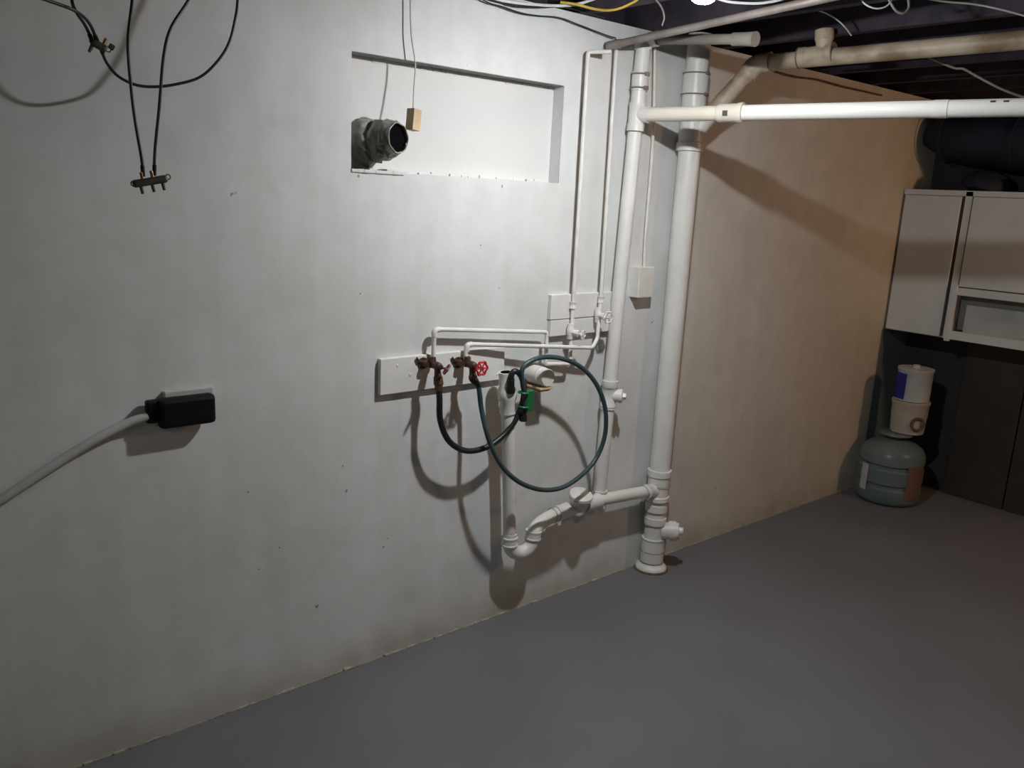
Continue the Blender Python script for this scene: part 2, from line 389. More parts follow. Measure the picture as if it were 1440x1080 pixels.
co = SX(748); cdn = Vector((.55,-.78,.12)).normalized(); cp = co+cdn*.035
b = MB().lathe(cp, cdn, [(0,RS*.85),(.03,RS*.85),(.03,RS*.98),(.062,RS*.98),(.062,RS*.80)], 24)
clean = b.build('cleanout', 'pvc', st)
b = MB().lathe(cp+cdn*.062, cdn, [(0,RS*.85),(.012,RS*.80),(.013,.018),(.03,.016),(.031,.002)], 20)
b.build('cleanout_plug', 'pvc', clean)
MB().lathe(Vector((2.738,-.062,0)), up, [(0,RS*1.55),(.012,RS*1.55),(.02,RS*1.4),(.03,RS*1.18),(.04,RS*1.1)], 28).build('floor_flange', 'pvc', st)
b = MB().lathe(Vector((2.738,-.062,-.001)), up, [(0,RS*1.72),(.006,RS*1.7),(.009,RS*1.5)], 28); b.build('rusty_collar', 'rust', st)
# upper wye with its banded coupling
zb, zt = SX(211).z, SX(133).z
b = MB().lathe(Vector((2.738,-.062,zb)), up, [(0,RS),(0,RS*1.2),(.03,RS*1.2),(.035,RS*1.08),(zt-zb,RS*1.08),(zt-zb,RS)], 28)
elb = DP(1063, 90, 3.18); wd_ = (elb - Vector((2.738,-.062,zb+.02))); wdir = wd_.normalized()
b.lathe(Vector((2.738,-.062,zb+.05)), wdir, [(0,.035),(.11,.036),(.11,.032)], 20)
b.build('wye', 'pvc', st)
b = MB().lathe(Vector((2.738,-.062,zt)), up, [(0,RS),(0,RS*1.14),(SX(98).z-zt,RS*1.14),(SX(98).z-zt,RS)], 28)
cpl = b.build('banded_coupling', 'pvc', st)
b = MB()
for py in (131, 101):
    c = SX(py); b.torus(c, up, RS*1.16, .003, 28, 6); b.rbox(c+Vector((-.008,-RS*1.3,-.006)), c+Vector((.01,-RS*1.1,.006)), .002)
b.each('clamp_band', 'steel', cpl, 2)

# ------------------------------------------------------------------ thinner drain/vent pipe beside it
RM = .027
def MX(py): z = W(885, py, .045).z; t = (z-.45)/(2.13-.45); return Vector((2.386+t*.052, -.045, z))
mp = thing('vent_pipe', MX(690), 'slimmer white vertical vent pipe left of the thick drain stack', 'drain pipe')
top, bot = MX(60), MX(692); ax = (top-bot).normalized()
MB().lathe(bot, ax, [(0,RM),((top-bot).length,RM)], 24).build('pipe', 'pvc', mp)
b = MB(); a0 = MX(184); b.lathe(a0, ax, [(0,RM),(0,RM*1.2),(.025,RM*1.2),(.03,RM*1.1),(.085,RM*1.1),(.09,RM*1.18),((MX(143)-a0).length,RM*1.18),((MX(143)-a0).length,RM)], 24)
hp0 = MX(160); hp1 = DP(1440,151,2.45); hd = (hp1-hp0).normalized()
b.lathe(hp0, hd, [(0,RM*.9),(.02,RM*1.1),(.05,RM*1.12),(.05,RM)], 24); b.build('tee', 'pvc', mp)
b = MB(); a0 = MX(126); l = (MX(98)-a0).length; b.lathe(a0, ax, [(0,RM),(0,RM*1.15),(l,RM*1.15),(l,RM)], 24); cpl = b.build('banded_coupling', 'pvc', mp)
b = MB()
for py in (122, 102): c = MX(py); b.torus(c, ax, RM*1.18, .0035, 24, 6); b.rbox(c+Vector((-.012,-RM*1.5,-.007)), c+Vector((.008,-RM*1.1,.007)), .002)
b.each('clamp_band', 'steel', cpl, 2)
b = MB(); a0 = MX(569); l = (MX(531)-a0).length; b.lathe(a0, ax, [(0,RM),(0,RM*1.18),(l*.2,RM*1.18),(l*.24,RM*1.08),(l*.76,RM*1.08),(l*.8,RM*1.18),(l,RM*1.18),(l,RM)], 24)
b.lathe(MX(551), Vector((.6,-.78,.02)), [(0,RM*.9),(.04,RM*.95),(.04,RM*1.05),(.052,RM*1.05),(.056,RM*.8)], 20); ct = b.build('cleanout_tee', 'pvc', mp)
MB().lathe(MX(551)+Vector((.6,-.78,.02)).normalized()*.055, Vector((.6,-.78,.02)), [(0,RM*.55),(.014,RM*.5),(.015,RM*.1)], 6).build('cleanout_plug', 'pvc', ct)
b = MB(); ringline(b, MX(540), ax, RM*1.19); ringline(b, MX(566), ax, RM*1.19); ringline(b, MX(184), ax, RM*1.21); ringline(b, MX(694), ax, RM*1.1); b.each('joint_ring', 'pvc_joint', mp)
b = MB(); hub(b, MX(687), ax, RM, .06, .2); b.build('lower_hub', 'pvc', mp)
b = MB(); b.lathe(MX(66), ax, [(0,RM),(0,RM*1.2),(.03,RM*1.2),(.04,RM*1.1)], 24); b.tube([MX(60), MX(56)+Vector((.01,-.02,.01)), MX(56)+Vector((.012,-.06,.012))], RM, 18); b.build('top_elbow', 'pvc', mp)

# ------------------------------------------------------------------ long white pipe coming out from the wall
hz = thing('horizontal_pipe', hp0+hd*.05, 'bright white plastic pipe running level out from the wall tee', 'drain pipe')
def along(px): 
    best = min((abs(((hp0+hd*t-CAM).dot(RT)/(hp0+hd*t-CAM).dot(FW))*FPX+720-px), t) for t in [i*.002 for i in range(700)]); return hp0+hd*best[1]
hend = hp0 + hd*2.3
cA, cB = along(1012), along(1046)
MB().tube([hp0+hd*.045, cA], RM*.96, 24).build('pipe', 'pvc_cream', hz, label='cream section of pipe next to the wall')
MB().tube([cB, hend], RM*.98, 24).build('pipe', 'pvc_new', hz)
b = MB(); l = (cB-cA).length; b.lathe(cA, hd, [(-.01,RM*.97),(0,RM*1.2),(l*.75,RM*1.2),(l*.8,RM*1.3),(l*.98,RM*1.32),(l,RM*.99)], 24); cpl = b.build('coupling', 'pvc_cream', hz)
fr = (CAM-(cA+cB)/2); fr = (fr - hd*fr.dot(hd)).normalized(); c = cA+(cB-cA)*.35+fr*RM*1.2
R3 = Matrix((hd, hd.cross(fr)*-1, fr)).transposed()
MB().box(c-Vector((.009,.009,.001)), c+Vector((.009,.009,.0012)), R3).build('stamp', 'ink', cpl)
c = along(1318); MB().lathe(c, hd, [(-.012,RM*.98),(-.012,RM*1.03),(.03,RM*1.03),(.03,RM*.98)], 24).build('sleeve', 'pvc_new', hz)
for q in (1396, 1414):
    c = along(q); f2 = (fr*.75 + Vector((0,0,1))*.65).normalized(); c = c+f2*RM*.98
    R4 = Matrix((hd, hd.cross(f2)*-1, f2)).transposed()
    MB().box(c-Vector((.007,.003,.001)), c+Vector((.007,.003,.0012)), R4).build('print_mark', 'ink', hz)

# ------------------------------------------------------------------ stained brown pipe overhead
w0 = Vector((2.738,-.062,zb+.05)) + wdir*.1
e0 = elb; e1 = DP(1440, 38, 2.62); ed = (e1-e0).normalized(); e2 = e0 + ed*2.6
e2.z = min(e2.z, 2.19)
bp = thing('overhead_drain_pipe', w0, 'stained brown pipe angling up from the stack and along under the joists', 'drain pipe')
RB = .030
MB().tube([w0, e0-wdir*.03], RB*1.08, 20).build('pipe', 'brownpipe', bp)
MB().tube(spline([e0-wdir*.05, e0-wdir*.015, e0+ed*.02, e0+ed*.06], 6), RB*1.24, 20).build('elbow', 'brownpipe', bp)
MB().tube([e0+ed*.03, e2], RB, 20).build('pipe', 'brownpipe', bp)
def alongb(px):
    best = min((abs(((e0+ed*t-CAM).dot(RT)/(e0+ed*t-CAM).dot(FW))*FPX+720-px), t) for t in [i*.003 for i in range(500)]); return e0+ed*best[1]
a, c = alongb(1124), alongb(1172)
b = MB(); l = (c-a).length; b.lathe(a, ed, [(0,RB),(0,RB*1.2),(l*.2,RB*1.2),(l*.22,RB*1.12),(l*.78,RB*1.12),(l*.8,RB*1.22),(l,RB*1.22),(l,RB)], 24)
mid = alongb(1158); b.lathe(mid, Vector((.0,.1,1)), [(0,RB*.8),(.05,RB),(.05,RB*1.1),(.085,RB*1.1)], 20)
tj = b.build('tee', 'brownpipe', bp)
b = MB(); b.torus(a, ed, RB*1.2, .003, 24, 6); b.torus(c, ed, RB*1.22, .003, 24, 6); b.each('clamp_band', 'steel', tj)

# ------------------------------------------------------------------ other overhead pipes
q0 = W(858, 64, .03); q1 = DP(1150, 0, 2.45); qd = (q1-q0).normalized()
tb = MB().tube([q0, q0+qd*2.0], .0128, 14)
t = thing('steel_water_pipe', q0, 'dull grey steel pipe slanting from the wall top towards the lamp', 'water pipe')
tb.build('pipe', 'steel', t); MB().tube([q0-qd*.01, q0+qd*.05], .0155, 14).build('coupling', 'steel', t)
g0 = MX(57)+Vector((.015,-.04,.012)); g1 = DP(1052, 55, 2.72); gd = (g1-g0).normalized()
t = thing('short_grey_pipe', g0, 'short grey pipe leading off from the top of the vent pipe', 'drain pipe')
MB().tube([g0, g1], .017, 16).build('pipe', 'greypipe', t)
b = MB(); b.lathe(g1-gd*.06, gd, [(0,.018),(0,.0215),(.05,.0215),(.09,.024),(.09,.01)], 20); b.build('end_hub', 'greypipe', t)

# ------------------------------------------------------------------ washer standpipe, trap and arm
RT_ = .0262
sp = [W(712,524,0.071), W(714.5,600,0.071), W(716,680,0.071), W(716.5,762,0.071)]
tr = thing('washer_standpipe', Vector((1.93,-.085,.2)), 'white washer standpipe with curved trap and arm into the stack', 'drain pipe')
MB().tube(sp, RT_*.92, 22).build('standpipe', 'pvc', tr)
aa = sp[0]; ad = (sp[1]-sp[0]).normalized()
b = MB(); L0 = (W(713,582,0.071)-aa).length
b.lathe(aa-ad*.002, ad, [(0,RT_*.75),(0,RT_*1.06),(L0*.36,RT_*1.06),(L0*.44,RT_*1.3),(L0*.62,RT_*1.3),(L0*.72,RT_*1.08),(L0,RT_*1.08),(L0,RT_*.9)], 24)
b.build('coupling', 'pvc', tr)
b = MB(); b.lathe(aa-ad*.0025, ad, [(0,RT_*.8),(.004,RT_*.8)], 20); b.build('mouth_shade_disc', 'bore_shade', tr)  # black disc standing in for the shade down the pipe
U0 = sp[3]; cx = W(749, 756, .085); R_ = (cx-U0).length/2; hx = (cx-U0).normalized()
upts = [U0+Vector((0,0,.035)), U0]
for i in range(1, 12): 
    a = PI*i/12; upts.append(U0+hx*R_*(1-math.cos(a)) - Vector((0,0,1))*R_*math.sin(a))
upts += [cx+Vector((.0,0,.005))]
MB().tube(spline(upts, 2), RT_*1.02, 22).build('trap_bend', 'pvc', tr)
s1 = W(920, 689, .065)
arm = [cx-Vector((0,0,.01)), cx+Vector((.008,0,.03)), W(762,734,0.071), W(780,724,0.070), W(805,716,0.068)]
MB().tube(spline(arm, 6), RT_, 22).build('upper_bend', 'pvc', tr)
MB().tube([W(800,717,0.068), W(838,704,.066), s1], RT_*.95, 22).build('arm', 'pvc', tr)
b = MB()
hub(b, U0+Vector((0,0,.004)), up, RT_, .034, .2); hub(b, cx+Vector((.002,0,.012)), Vector((.1,0,1)), RT_, .034, .2)
d1 = (W(805,716,0.068)-W(780,724,0.070)).normalized(); hub(b, W(790,720,0.069), d1, RT_, .06, .2)
hub(b, W(832,707,.066), d1, RT_, .08, .2); hub(b, W(915,690,.066), (s1-W(838,704,.066)), RT_, .05, .2)
b.each('joint_hub', 'pvc', tr)
b = MB(); ringline(b, U0+Vector((0,0,-.014)), up, RT_*1.12); ringline(b, cx+Vector((0,0,-.006)), up, RT_*1.12)
ringline(b, W(777,725,0.070), d1, RT_*1.12); ringline(b, W(819,711,.067), d1, RT_*1.15); ringline(b, W(905,693,.067), s1-W(838,704,.066), RT_*1.12)
b.each('joint_ring', 'pvc_joint', tr)
mj = MX(694); b = MB().tube(spline([mj+Vector((0,0,.01)), mj-Vector((.0,.01,.02)), W(838,702,.064)], 5), RM*1.0, 20); b.build('wye_branch', 'pvc', tr)
cc = W(812,716,0.069); cdir = Vector((-.10,-.30,.95)).normalized()
b = MB().lathe(cc, cdir, [(0,RT_*.9),(.03,RT_*1.05),(.032,.037),(.055,.040),(.057,.047),(.068,.047),(.07,.034)], 26)
cw = b.build('cleanout', 'pvc', tr)
MB().lathe(cc+cdir*.066, cdir, [(0,.0465),(.010,.046),(.012,.043)], 28).build('cleanout_cap', 'pvc', cw)
b = MB(); ringline(b, cc+cdir*.0665, cdir, .0475); b.each('joint_ring', 'pvc_joint', cw)

# ------------------------------------------------------------------ boards screwed to the wall
t = thing('backing_board', W(620,550,.01), 'long white painted board behind the two washer taps', 'board')
b0, b1 = W(535.5,505,.018), W(706,500,.018)
MB().rbox((b0.x, -.018, .948), (1.868, .002, 1.066), .002).build('plank', 'paintwood', t)
b = MB()
for x, z in ((1.47,1.005),(1.42,1.04),(1.84,.97)): b.lathe(Vector((x,-.017,z)), (0,-1,0), [(0,.006),(.002,.005),(.003,.001)], 10)
b.each('screw', 'painted', t)
t = thing('valve_board', W(815,470,.01), 'small white board of two planks behind the shutoff valves', 'board')
va, vb = W(776,415,.02), W(858,470,.02); vm = W(800,448.5,.02).z
MB().rbox((va.x, -.02, vm+.0015), (2.43, .002, va.z), .002).build('plank', 'paintwood', t)
MB().rbox((va.x+.002, -.021, W(800,471,.02).z), (2.43, .002, vm-.0015), .002).build('plank', 'paintwood', t)

# ------------------------------------------------------------------ copper water pipes, painted over
RC = .0075
def water(label, path, rad=RC): 
    t = thing('water_pipe', path[-1], label, 'water pipe'); MB().tube(path, rad, 12).build('pipe', 'painted', t); return t
def corner(P, r=.012):                                           # round the corners of a polyline
    P = [Vector(p) for p in P]; out = [P[0]]
    for i in range(1, len(P)-1):
        a = (P[i-1]-P[i]).normalized(); c = (P[i+1]-P[i]).normalized()
        for k in range(5):
            s = k/4; out.append((P[i]+a*r)*(1-s)**2 + P[i]*2*s*(1-s) + (P[i]+c*r)*s*s)
    out.append(P[-1]); return out
p1 = corner([W(828,72,.035)+Vector((.05,-.06,.0)), W(827,73,.03), W(806,428,.03), W(801,512,.045), W(767,512,.045), W(769,467,.04), W(611,463,.034), W(609,512,.036)])
wp1 = water('white water pipe, left of the pair, looping down to the left tap', p1)
p2 = corner([W(868,66,.03)+Vector((.05,-.06,.03)), W(867,66,.03), W(845,420,.035), W(840,476,.055), W(833,489,.075), W(656,484,.034), W(654,512,.036)])
wp2 = water('white water pipe, right of the pair, dropping beside the vent pipe', p2)
def shut(par, P, d, R=.018, body=.012):
    b = MB(); b.lathe(P-Vector((0,0,.028)), up, [(0,body*.8),(0,body),(.012,body),(.016,body*1.15),(.04,body*1.15),(.044,body),(.056,body),(.056,body*.8)], 12)
    d = Vector(d).normalized(); b.lathe(P, d, [(0,body*.9),(.025,body*.9),(.026,body*1.1),(.036,body*1.1),(.037,.004),(.056,.004)], 8)
    v_ = b.build('shutoff_valve', 'painted', par); wheel(P+d*.055, d, R, 'painted', v_)
shut(wp1, W(802,466,.038), (.30,-.93,-.12), .017); shut(wp2, W(841,443,.04), (.02,-1,-.03), .021)
def coup(par, P, d): b = MB(); hub(b, P, d, RC*1.3, .026, .25); b.build('coupling', 'painted', par)
coup(wp1, W(805.5,429,.03), up); coup(wp2, W(845,421,.036), up)
for (par, x, y_, off) in ((wp1,611,464,.034),(wp2,656.5,485,.034)):
    b = MB(); c = W(x,y_,off); b.tube(corner([c-Vector((0,0,.022)), c, c+Vector((.022,0,0))], .012), RC*1.3, 12); b.build('elbow', 'painted', par)
def tap(par, P, hd_, hoselen, wmat, lab):
    """boiler drain tap: shank from the board, body, threaded outlet pointing down, wheel"""
    P = Vector(P); out = Vector((.04,-1,-.04)).normalized()
    b = MB(); b.lathe(Vector((P.x-.02,-.018,P.z)), (0,-1,0), [(0,.020),(.004,.020),(.005,.011),(.03,.010)], 12)
    b.lathe(P-up*.012, up, [(0,.010),(.012,.013),(.03,.012),(.036,.010)], 12)
    b.lathe(P-out*.02, out, [(0,.007),(.018,.012),(.03,.013),(.045,.014),(.06,.012),(.062,.009),(.07,.008)], 12)
    b.lathe(P+out*.026, Vector((.05,-.12,-1)), [(0,.010),(.02,.011),(.034,.0125),(.036,.015),(.048,.015)], 12)
    for s_ in (-1, 1):                                            # ears of the wall flange
        b.tube([Vector((P.x-.02,-.02,P.z)), Vector((P.x-.02+s_*.022,-.024,P.z+.012)), Vector((P.x-.02+s_*.028,-.024,P.z+.022))], [.006,.005,.003], 8)
    v_ = b.build('tap', 'brass', par); v_['label'] = 'tarnished brass tap'
    MB().tube([P+out*.05, P+out*.075], .0035, 8).build('stem', 'brass', v_)
    w_ = wheel(P+out*.078, hd_, hoselen, wmat, v_); w_['label'] = lab
    return P+out*.026+Vector((.05,-.12,-1)).normalized()*.048
h1s = tap(wp1, W(608,512,.045), (.72,-.35,-.55), .017, 'redpale', 'worn dull red wheel handle seen edge on')
h2s = tap(wp2, W(657,511,.045), (.04,-1,-.04), .0225, 'red', 'bright red wheel handle')

# ------------------------------------------------------------------ hoses
def hose(label, pts, mt, r, sleeve):
    P = spline(pts, 9); t = thing('washer_hose', P[0], label, 'hose')
    MB().tube(P, r, 12).build('hose', mt, t)
    d = (P[3]-P[0]).normalized(); MB().lathe(P[0]-d*.004, d, [(0,r*1.5),(.018,r*1.55),(.02,r*1.3),(.04,r*1.25),(.042,r)], 14).build('end_nut', sleeve, t)
    d = (P[-1]-P[-4]).normalized(); MB().lathe(P[-1]-d*.03, d, [(0,r),(0,r*1.3),(.03,r*1.3),(.03,r*1.6),(.048,r*1.6),(.05,r*.8)], 14).build('end_nut', 'hose_black', t)
hose('short black rubber hose hanging in a shallow loop from the left tap',
     [h1s, W(618,560,0.086), W(619,590,0.086), W(629,617,0.086), W(646,631,0.087), W(665,634,0.088), W(688,627,0.090), W(708,612,0.090), W(724,592,0.095), W(734,568,0.099), W(737,548,0.104), W(733,530,0.108), W(725,522,0.108), W(719,528,0.104), W(718,545,0.099)], 'hose_black', .0105, 'brass')
hose('long dark teal rubber hose hanging in a wide loop from the red-handled tap',
     [h2s, W(673,545,0.081), W(677,575,0.090), W(685,610,0.117), W(698,643,0.135), W(715,666,0.149), W(738,682,0.158), W(765,689,0.162), W(792,685,0.162), W(818,668,0.162), W(838,645,0.153), W(850,615,0.158), W(852,583,0.162), W(846,556,0.162), W(833,532,0.153), W(815,515,0.144), W(793,505,0.135), W(770,502,0.131), W(750,506,0.126), W(735,518,0.122), W(735,540,0.117), W(738,560,0.113), W(736,585,0.108)], 'hose_teal', .0088, 'hose_black')
c = W(739,568,.122)
t = thing('hose_hanger', c, 'small bright green plastic clip gathering the hose ends beside the standpipe', 'hose clip')
b = MB(); b.rbox(W(740,580,.122)+Vector((-.001,0,0)), W(748,547,.108), .004); b.build('clip_body', 'green', t)
b = MB(); b.torus(W(736,552,.117), Vector((.1,0,1)), .017, .004, 18, 6); b.torus(W(736,572,.112), Vector((.1,0,1)), .016, .004, 18, 6); b.each('strap', 'green', t)
# painted stub with loose wooden shims
c = W(748,525,.0); t = thing('pipe_stub', c, 'painted round pipe stub jutting from the wall beside the hoses', 'pipe stub')
d = Vector((0,-1,0))
MB().lathe(c, d, [(0,.035),(.06,.035),(.062,.033),(.088,.033),(.092,.030),(.092,.001)], 26).build('stub', 'painted', t)
MB().rbox(c+Vector((-.036,-.092,-.043)), c+Vector((.026,-.004,-.036)), .001).build('shim', 'woodblock', t)
MB().rbox(c+Vector((-.034,-.075,-.0535)), c+Vector((.024,-.006,-.0475)), .001).build('shim', 'woodblock', t)
MB().rbox(c+Vector((-.030,-.085,-.0475)), c+Vector((.02,-.01,-.043)), .001).build('packing', 'rust', t)

# ------------------------------------------------------------------ switch box with thin conduit
t = thing('conduit_box', W(908,420,.04), 'narrow white box on the wall at the end of a thin conduit', 'switch box')
c0, c1 = W(900.5,376,.045), W(918,418,.045)
MB().rbox((c0.x+.0, -.045, c1.z), (c1.x-.002, .003, c0.z), .003).build('box', 'painted', t)
MB().tube(spline([W(921,66,.03), W(918,200,.02), W(908,330,.02), W(906,378,.02)], 5), .0065, 10).build('conduit', 'painted', t)
b = MB(); b.torus(W(903,378,.015), (0,0,1), .010, .0035, 14, 6); b.rbox(W(899,384,.012)-Vector((.006,.006,.01)), W(899,384,.012)+Vector((.006,.006,.01)), .002); b.build('clamp', 'painted', t)

# ------------------------------------------------------------------ window: duct, cord and wood block
t = thing('vent_duct', W(530,235,0), 'dusty crinkled foil duct with dark open mouth stuffed into the window opening', 'duct')
mo = W(560,194,.072); B0 = Vector((1.326, .052, mo.z-.012))
path = spline([B0, B0+Vector((.006,-.024,0)), B0+Vector((.024,-.052,.002)), mo+Vector((-.010,.034,-.002)), mo], 3)
prof = [.060,.068,.071,.069,.063,.056,.058,.061,.058,.052,.048,.0455,.043]
P = path; rr = prof
P2 = spline(P, 3); R2 = [rr[min(len(rr)-1, k//3)]*(1-(k%3)/3)+rr[min(len(rr)-1, k//3+1)]*((k%3)/3) for k in range(len(P2))]
b = MB(); b.tube(P2, R2, 36, cap=False, wob=.20)
for q in b.v:
    q.x = max(q.x, OX0-.004+.03*max(0, -q.y)); q.z = max(q.z, OZ0+.004) if q.y > -.01 else q.z
    q += Vector((.004,.004,.004))*noise.noise(q*90)
b.build('duct_wall', 'foil', t)
dm = (P2[-1]-P2[-3]).normalized(); me_ = P2[-1]
b = MB(); b.lathe(me_-dm*.010, dm, [(0,.0405),(.001,.0405)], 24); b.build('bore_shade_disc', 'bore_shade', t)  # black disc standing in for the shade inside the duct
b = MB(); b.torus(me_, dm, .0425, .0022, 36, 6, .025, 7); b.build('rim', 'foil', t)
b = MB(); b.tube(spline([P2[14]+Vector((-.052,0,.03)), P2[15]+Vector((-.055,-.008,-.01)), P2[16]+Vector((-.030,-.01,-.052)), P2[17]+Vector((.01,-.01,-.060))], 5), [.004,.007,.004], 8); b.build('fold', 'foil', t)

t = thing('pull_block', W(583,184,.045), 'small bare wood block hanging on a white cord before the window', 'pull cord')
MB().tube(spline([W(577,-60,.03), W(577,0,.022), W(578.5,50,.024), W(584,90,.03), W(582,125,.035), W(581,154,.045)], 6), .0022, 8).build('cord', 'cord', t)
c = W(581.5,168.5,.048); R6 = Matrix.Rotation(math.radians(13), 3, 'Z') @ Matrix.Rotation(math.radians(6), 3, 'Y')
MB().rbox(c-Vector((.0165,.0155,.031)), c+Vector((.0165,.0155,.031)), .0015, R6).build('block', 'woodblock', t)

# ------------------------------------------------------------------ dryer outlet
t = thing('dryer_outlet', W(250,600,.0), 'black plug box on the wall fed by a thick grey cable', 'power outlet')
o0, o1 = W(214,552,.012), W(303,550,.012)
zc = (W(258,550,.012).z, W(230,606,.05).z)
MB().rbox((.690,-.016,.975), (W(300,552,.014).x,.002,W(258,548,.014).z), .004).build('wall_plate', 'greycable', t)
tl, tr_, br_, bl_ = W(222,560,.05), W(303,553,.05), W(303,586,.05), W(226,604,.05)
bx0, bx1 = (tl.x+bl_.x)/2, (tr_.x+br_.x)/2
MB().rbox((bx0+.002,-.052,(bl_.z+br_.z)/2-.011), (bx1+.003,-.014,(tl.z+tr_.z)/2-.004), .012).build('plug', 'black', t)
MB().rbox((bx0-.026,-.035,(bl_.z+br_.z)/2+.006), (bx0+.01,-.010,(tl.z+tr_.z)/2-.008), .006).build('cable_relief', 'black', t)
MB().tube(spline([W(-140,772,.016), W(-60,737,.016), W(0,703,.016), W(60,664,.016), W(120,626,.016), W(175,597,.018), W(208,585,.024)], 8), .0118, 14).build('cable', 'greycable', t)

# ------------------------------------------------------------------ black coax cables and splitters
def cable(label, pts, r, mt, group=None, name='coax_cable', nut=None):
    P = spline(pts, 9)
    for q in P: q.z = min(q.z, 2.405)
    t = thing(name, P[0], label, 'cable', group)
    MB().tube(P, r, 10).build('jacket', mt, t)
    if nut:
        for i in nut:
            a, c = (P[i], P[i+(1 if i == 0 else -1)]); d = (c-a).normalized()
            MB().tube([a-d*.008, a+d*.016], r*1.35, 8).build('connector', 'black', t)
    return t
cable('black cable dropping to the left port of the lower splitter', [W(198,-170,.18), W(190,-60,.22), W(186,0,.25), W(180,60,.27), W(184,120,.27), W(190,170,.27), W(199,222,.27), W(201,243,.27)], .0034, 'coax', nut=[-1])
cable('black cable dropping to the right port of the lower splitter', [W(320,-150,.18), W(290,-50,.22), W(265,0,.25), W(240,40,.27), W(230,80,.27), W(224,150,.27), W(218,210,.27), W(217,242,.27)], .0034, 'coax', nut=[-1])
cable('black cable hanging in a wide loop from the upper splitter', [W(141,66,0.107), W(150,88,0.111), W(166,107,0.115), W(190,119,0.119), W(215,122,0.123), W(245,119,0.127), W(280,109,0.131), W(305,87,0.135), W(322,60,0.135), W(331,25,0.131), W(334,0,0.123), W(338,-80,0.098), W(342,-170,0.066)], .0034, 'coax', nut=[0])
cable('black cable entering the upper splitter from the far left', [W(-80,-60,.30), W(10,-18,.26), W(65,0,.22), W(105,15,.19), W(125,32,.15), W(137,58,.118)], .0036, 'coax', nut=[-1])
cable('black cable entering the upper splitter from straight above', [W(96,-160,.12), W(99,-40,.14), W(101,0,.15), W(108,18,.15), W(120,36,.13), W(130,58,.118)], .0036, 'coax', nut=[-1])
def splitter(label, c, w_, ang, ports, down):
    t = thing('cable_splitter', c, label, 'cable splitter'); R = Matrix.Rotation(ang, 3, 'Y')
    MB().rbox(c-Vector((w_,.008,.0085)), c+Vector((w_,.008,.0085)), .005, R).build('body', 'splitter', t)
    for s_ in ports: a = c+R@Vector((s_,0,.006)); MB().tube([a, a+R@Vector((0,0,.016))], .0042, 8).build('port', 'copper', t)
    for s_ in down: a = c+R@Vector((s_,0,-.006)); MB().tube([a, a+R@Vector((.0,0,-.018))], [.0042,.0034], 8).build('port', 'splitter', t)
    b = MB(); b.torus(c+R@Vector((w_+.003,0,.003)), (0,1,0), .0055, .0013, 14, 6); b.torus(c+R@Vector((-w_+.002,0,.001)), (0,1,0), .0055, .0013, 14, 6); b.each('mounting_ear', 'splitter', t)
splitter('small dull metal splitter hanging from two black cables', W(211,255,.27), .038, math.radians(-12), (-.014,.008), (-.022,.003,.026))
splitter('smaller dark metal splitter up by the joists where three cables meet', W(139,64,.118), .017, math.radians(25), (.008,), (-.012,))
t = thing('cable_clip', W(157,66,.13), 'tiny dark clip beside the upper splitter', 'cable clip')
MB().rbox(W(157,66,.118)-Vector((.006,.004,.006)), W(157,66,.118)+Vector((.006,.004,.006)), .002, Matrix.Rotation(.5,3,'Y')).build('clip', 'splitter', t)
MB().tube([W(143,64,.118), W(157,66,.118)], .0008, 6).build('wire', 'splitter', t)

# ------------------------------------------------------------------ loose wires along the wall top and joists
cable('thin black wire sagging along the top of the wall', [W(640,-22,.02), W(683,2,.02), W(705,9,.02), W(732,18,.02), W(755,22,.02), W(787,25,.02), W(812,34,.02), W(838,44,.02), W(857,51,.025), W(866,54,.03), W(861,60,.035), W(860,68,.035)], .0022, 'coax', name='wire')
cable('white cable running along the wall top at the upper edge', [W(620,-30,.04), W(690,-4,.04), W(720,3,.05), W(760,7,.06), W(790,8,.06), W(815,5,.07), W(850,-6,.09)], .0048, 'whitecable', name='cable')
cable('black cable tucked behind the white one on the wall top', [W(630,-24,.02), W(700,0,.02), W(728,8,.03), W(760,10,.03), W(790,9,.03), W(820,15,.03), W(850,24,.02)], .0045, 'coax', name='cable')
cable('yellow cable under the joists by the wall', [DP(788,3,2.75), DP(810,6,2.75), DP(838,13,2.75), DP(862,14,2.72), DP(885,6,2.7), DP(920,-14,2.65)], .0042, 'yellow', name='cable')
cable('white cable arching past the lamp', [DP(900,-60,2.6), DP(990,-12,2.6), DP(1015,0,2.6), DP(1040,4,2.6), DP(1075,4,2.6), DP(1110,-6,2.6), DP(1150,-40,2.6)], .0042, 'whitecable', name='cable')
cable('thin pale wire curling down onto the brown pipe', [DP(1128,12,2.9), DP(1145,14,2.88), DP(1160,18,2.86), DP(1176,27,2.86), DP(1188,38,2.87), DP(1197,50,2.9)], .0024, 'whitecable', name='wire')
cable('pale wire hanging in a shallow loop beneath the joists', [DP(1205,-22,2.5), DP(1212,0,2.5), DP(1222,9,2.5), DP(1236,12,2.5), DP(1250,6,2.5), DP(1262,-14,2.5)], .0024, 'whitecable', name='wire')
cable('thick grey wire hook under the joists', [DP(1244,-12,2.5), DP(1252,3,2.5), DP(1260,15,2.5), DP(1270,19,2.5), DP(1277,13,2.5), DP(1278,4,2.5), DP(1274,-20,2.5)], .0038, 'greypipe', name='wire')
cable('long grey wire crossing above the brown pipe', [DP(1260,-12,2.4), DP(1320,1,2.4), DP(1370,6,2.35), DP(1410,14,2.3), DP(1450,25,2.25), DP(1500,40,2.2)], .0028, 'greypipe', name='wire')
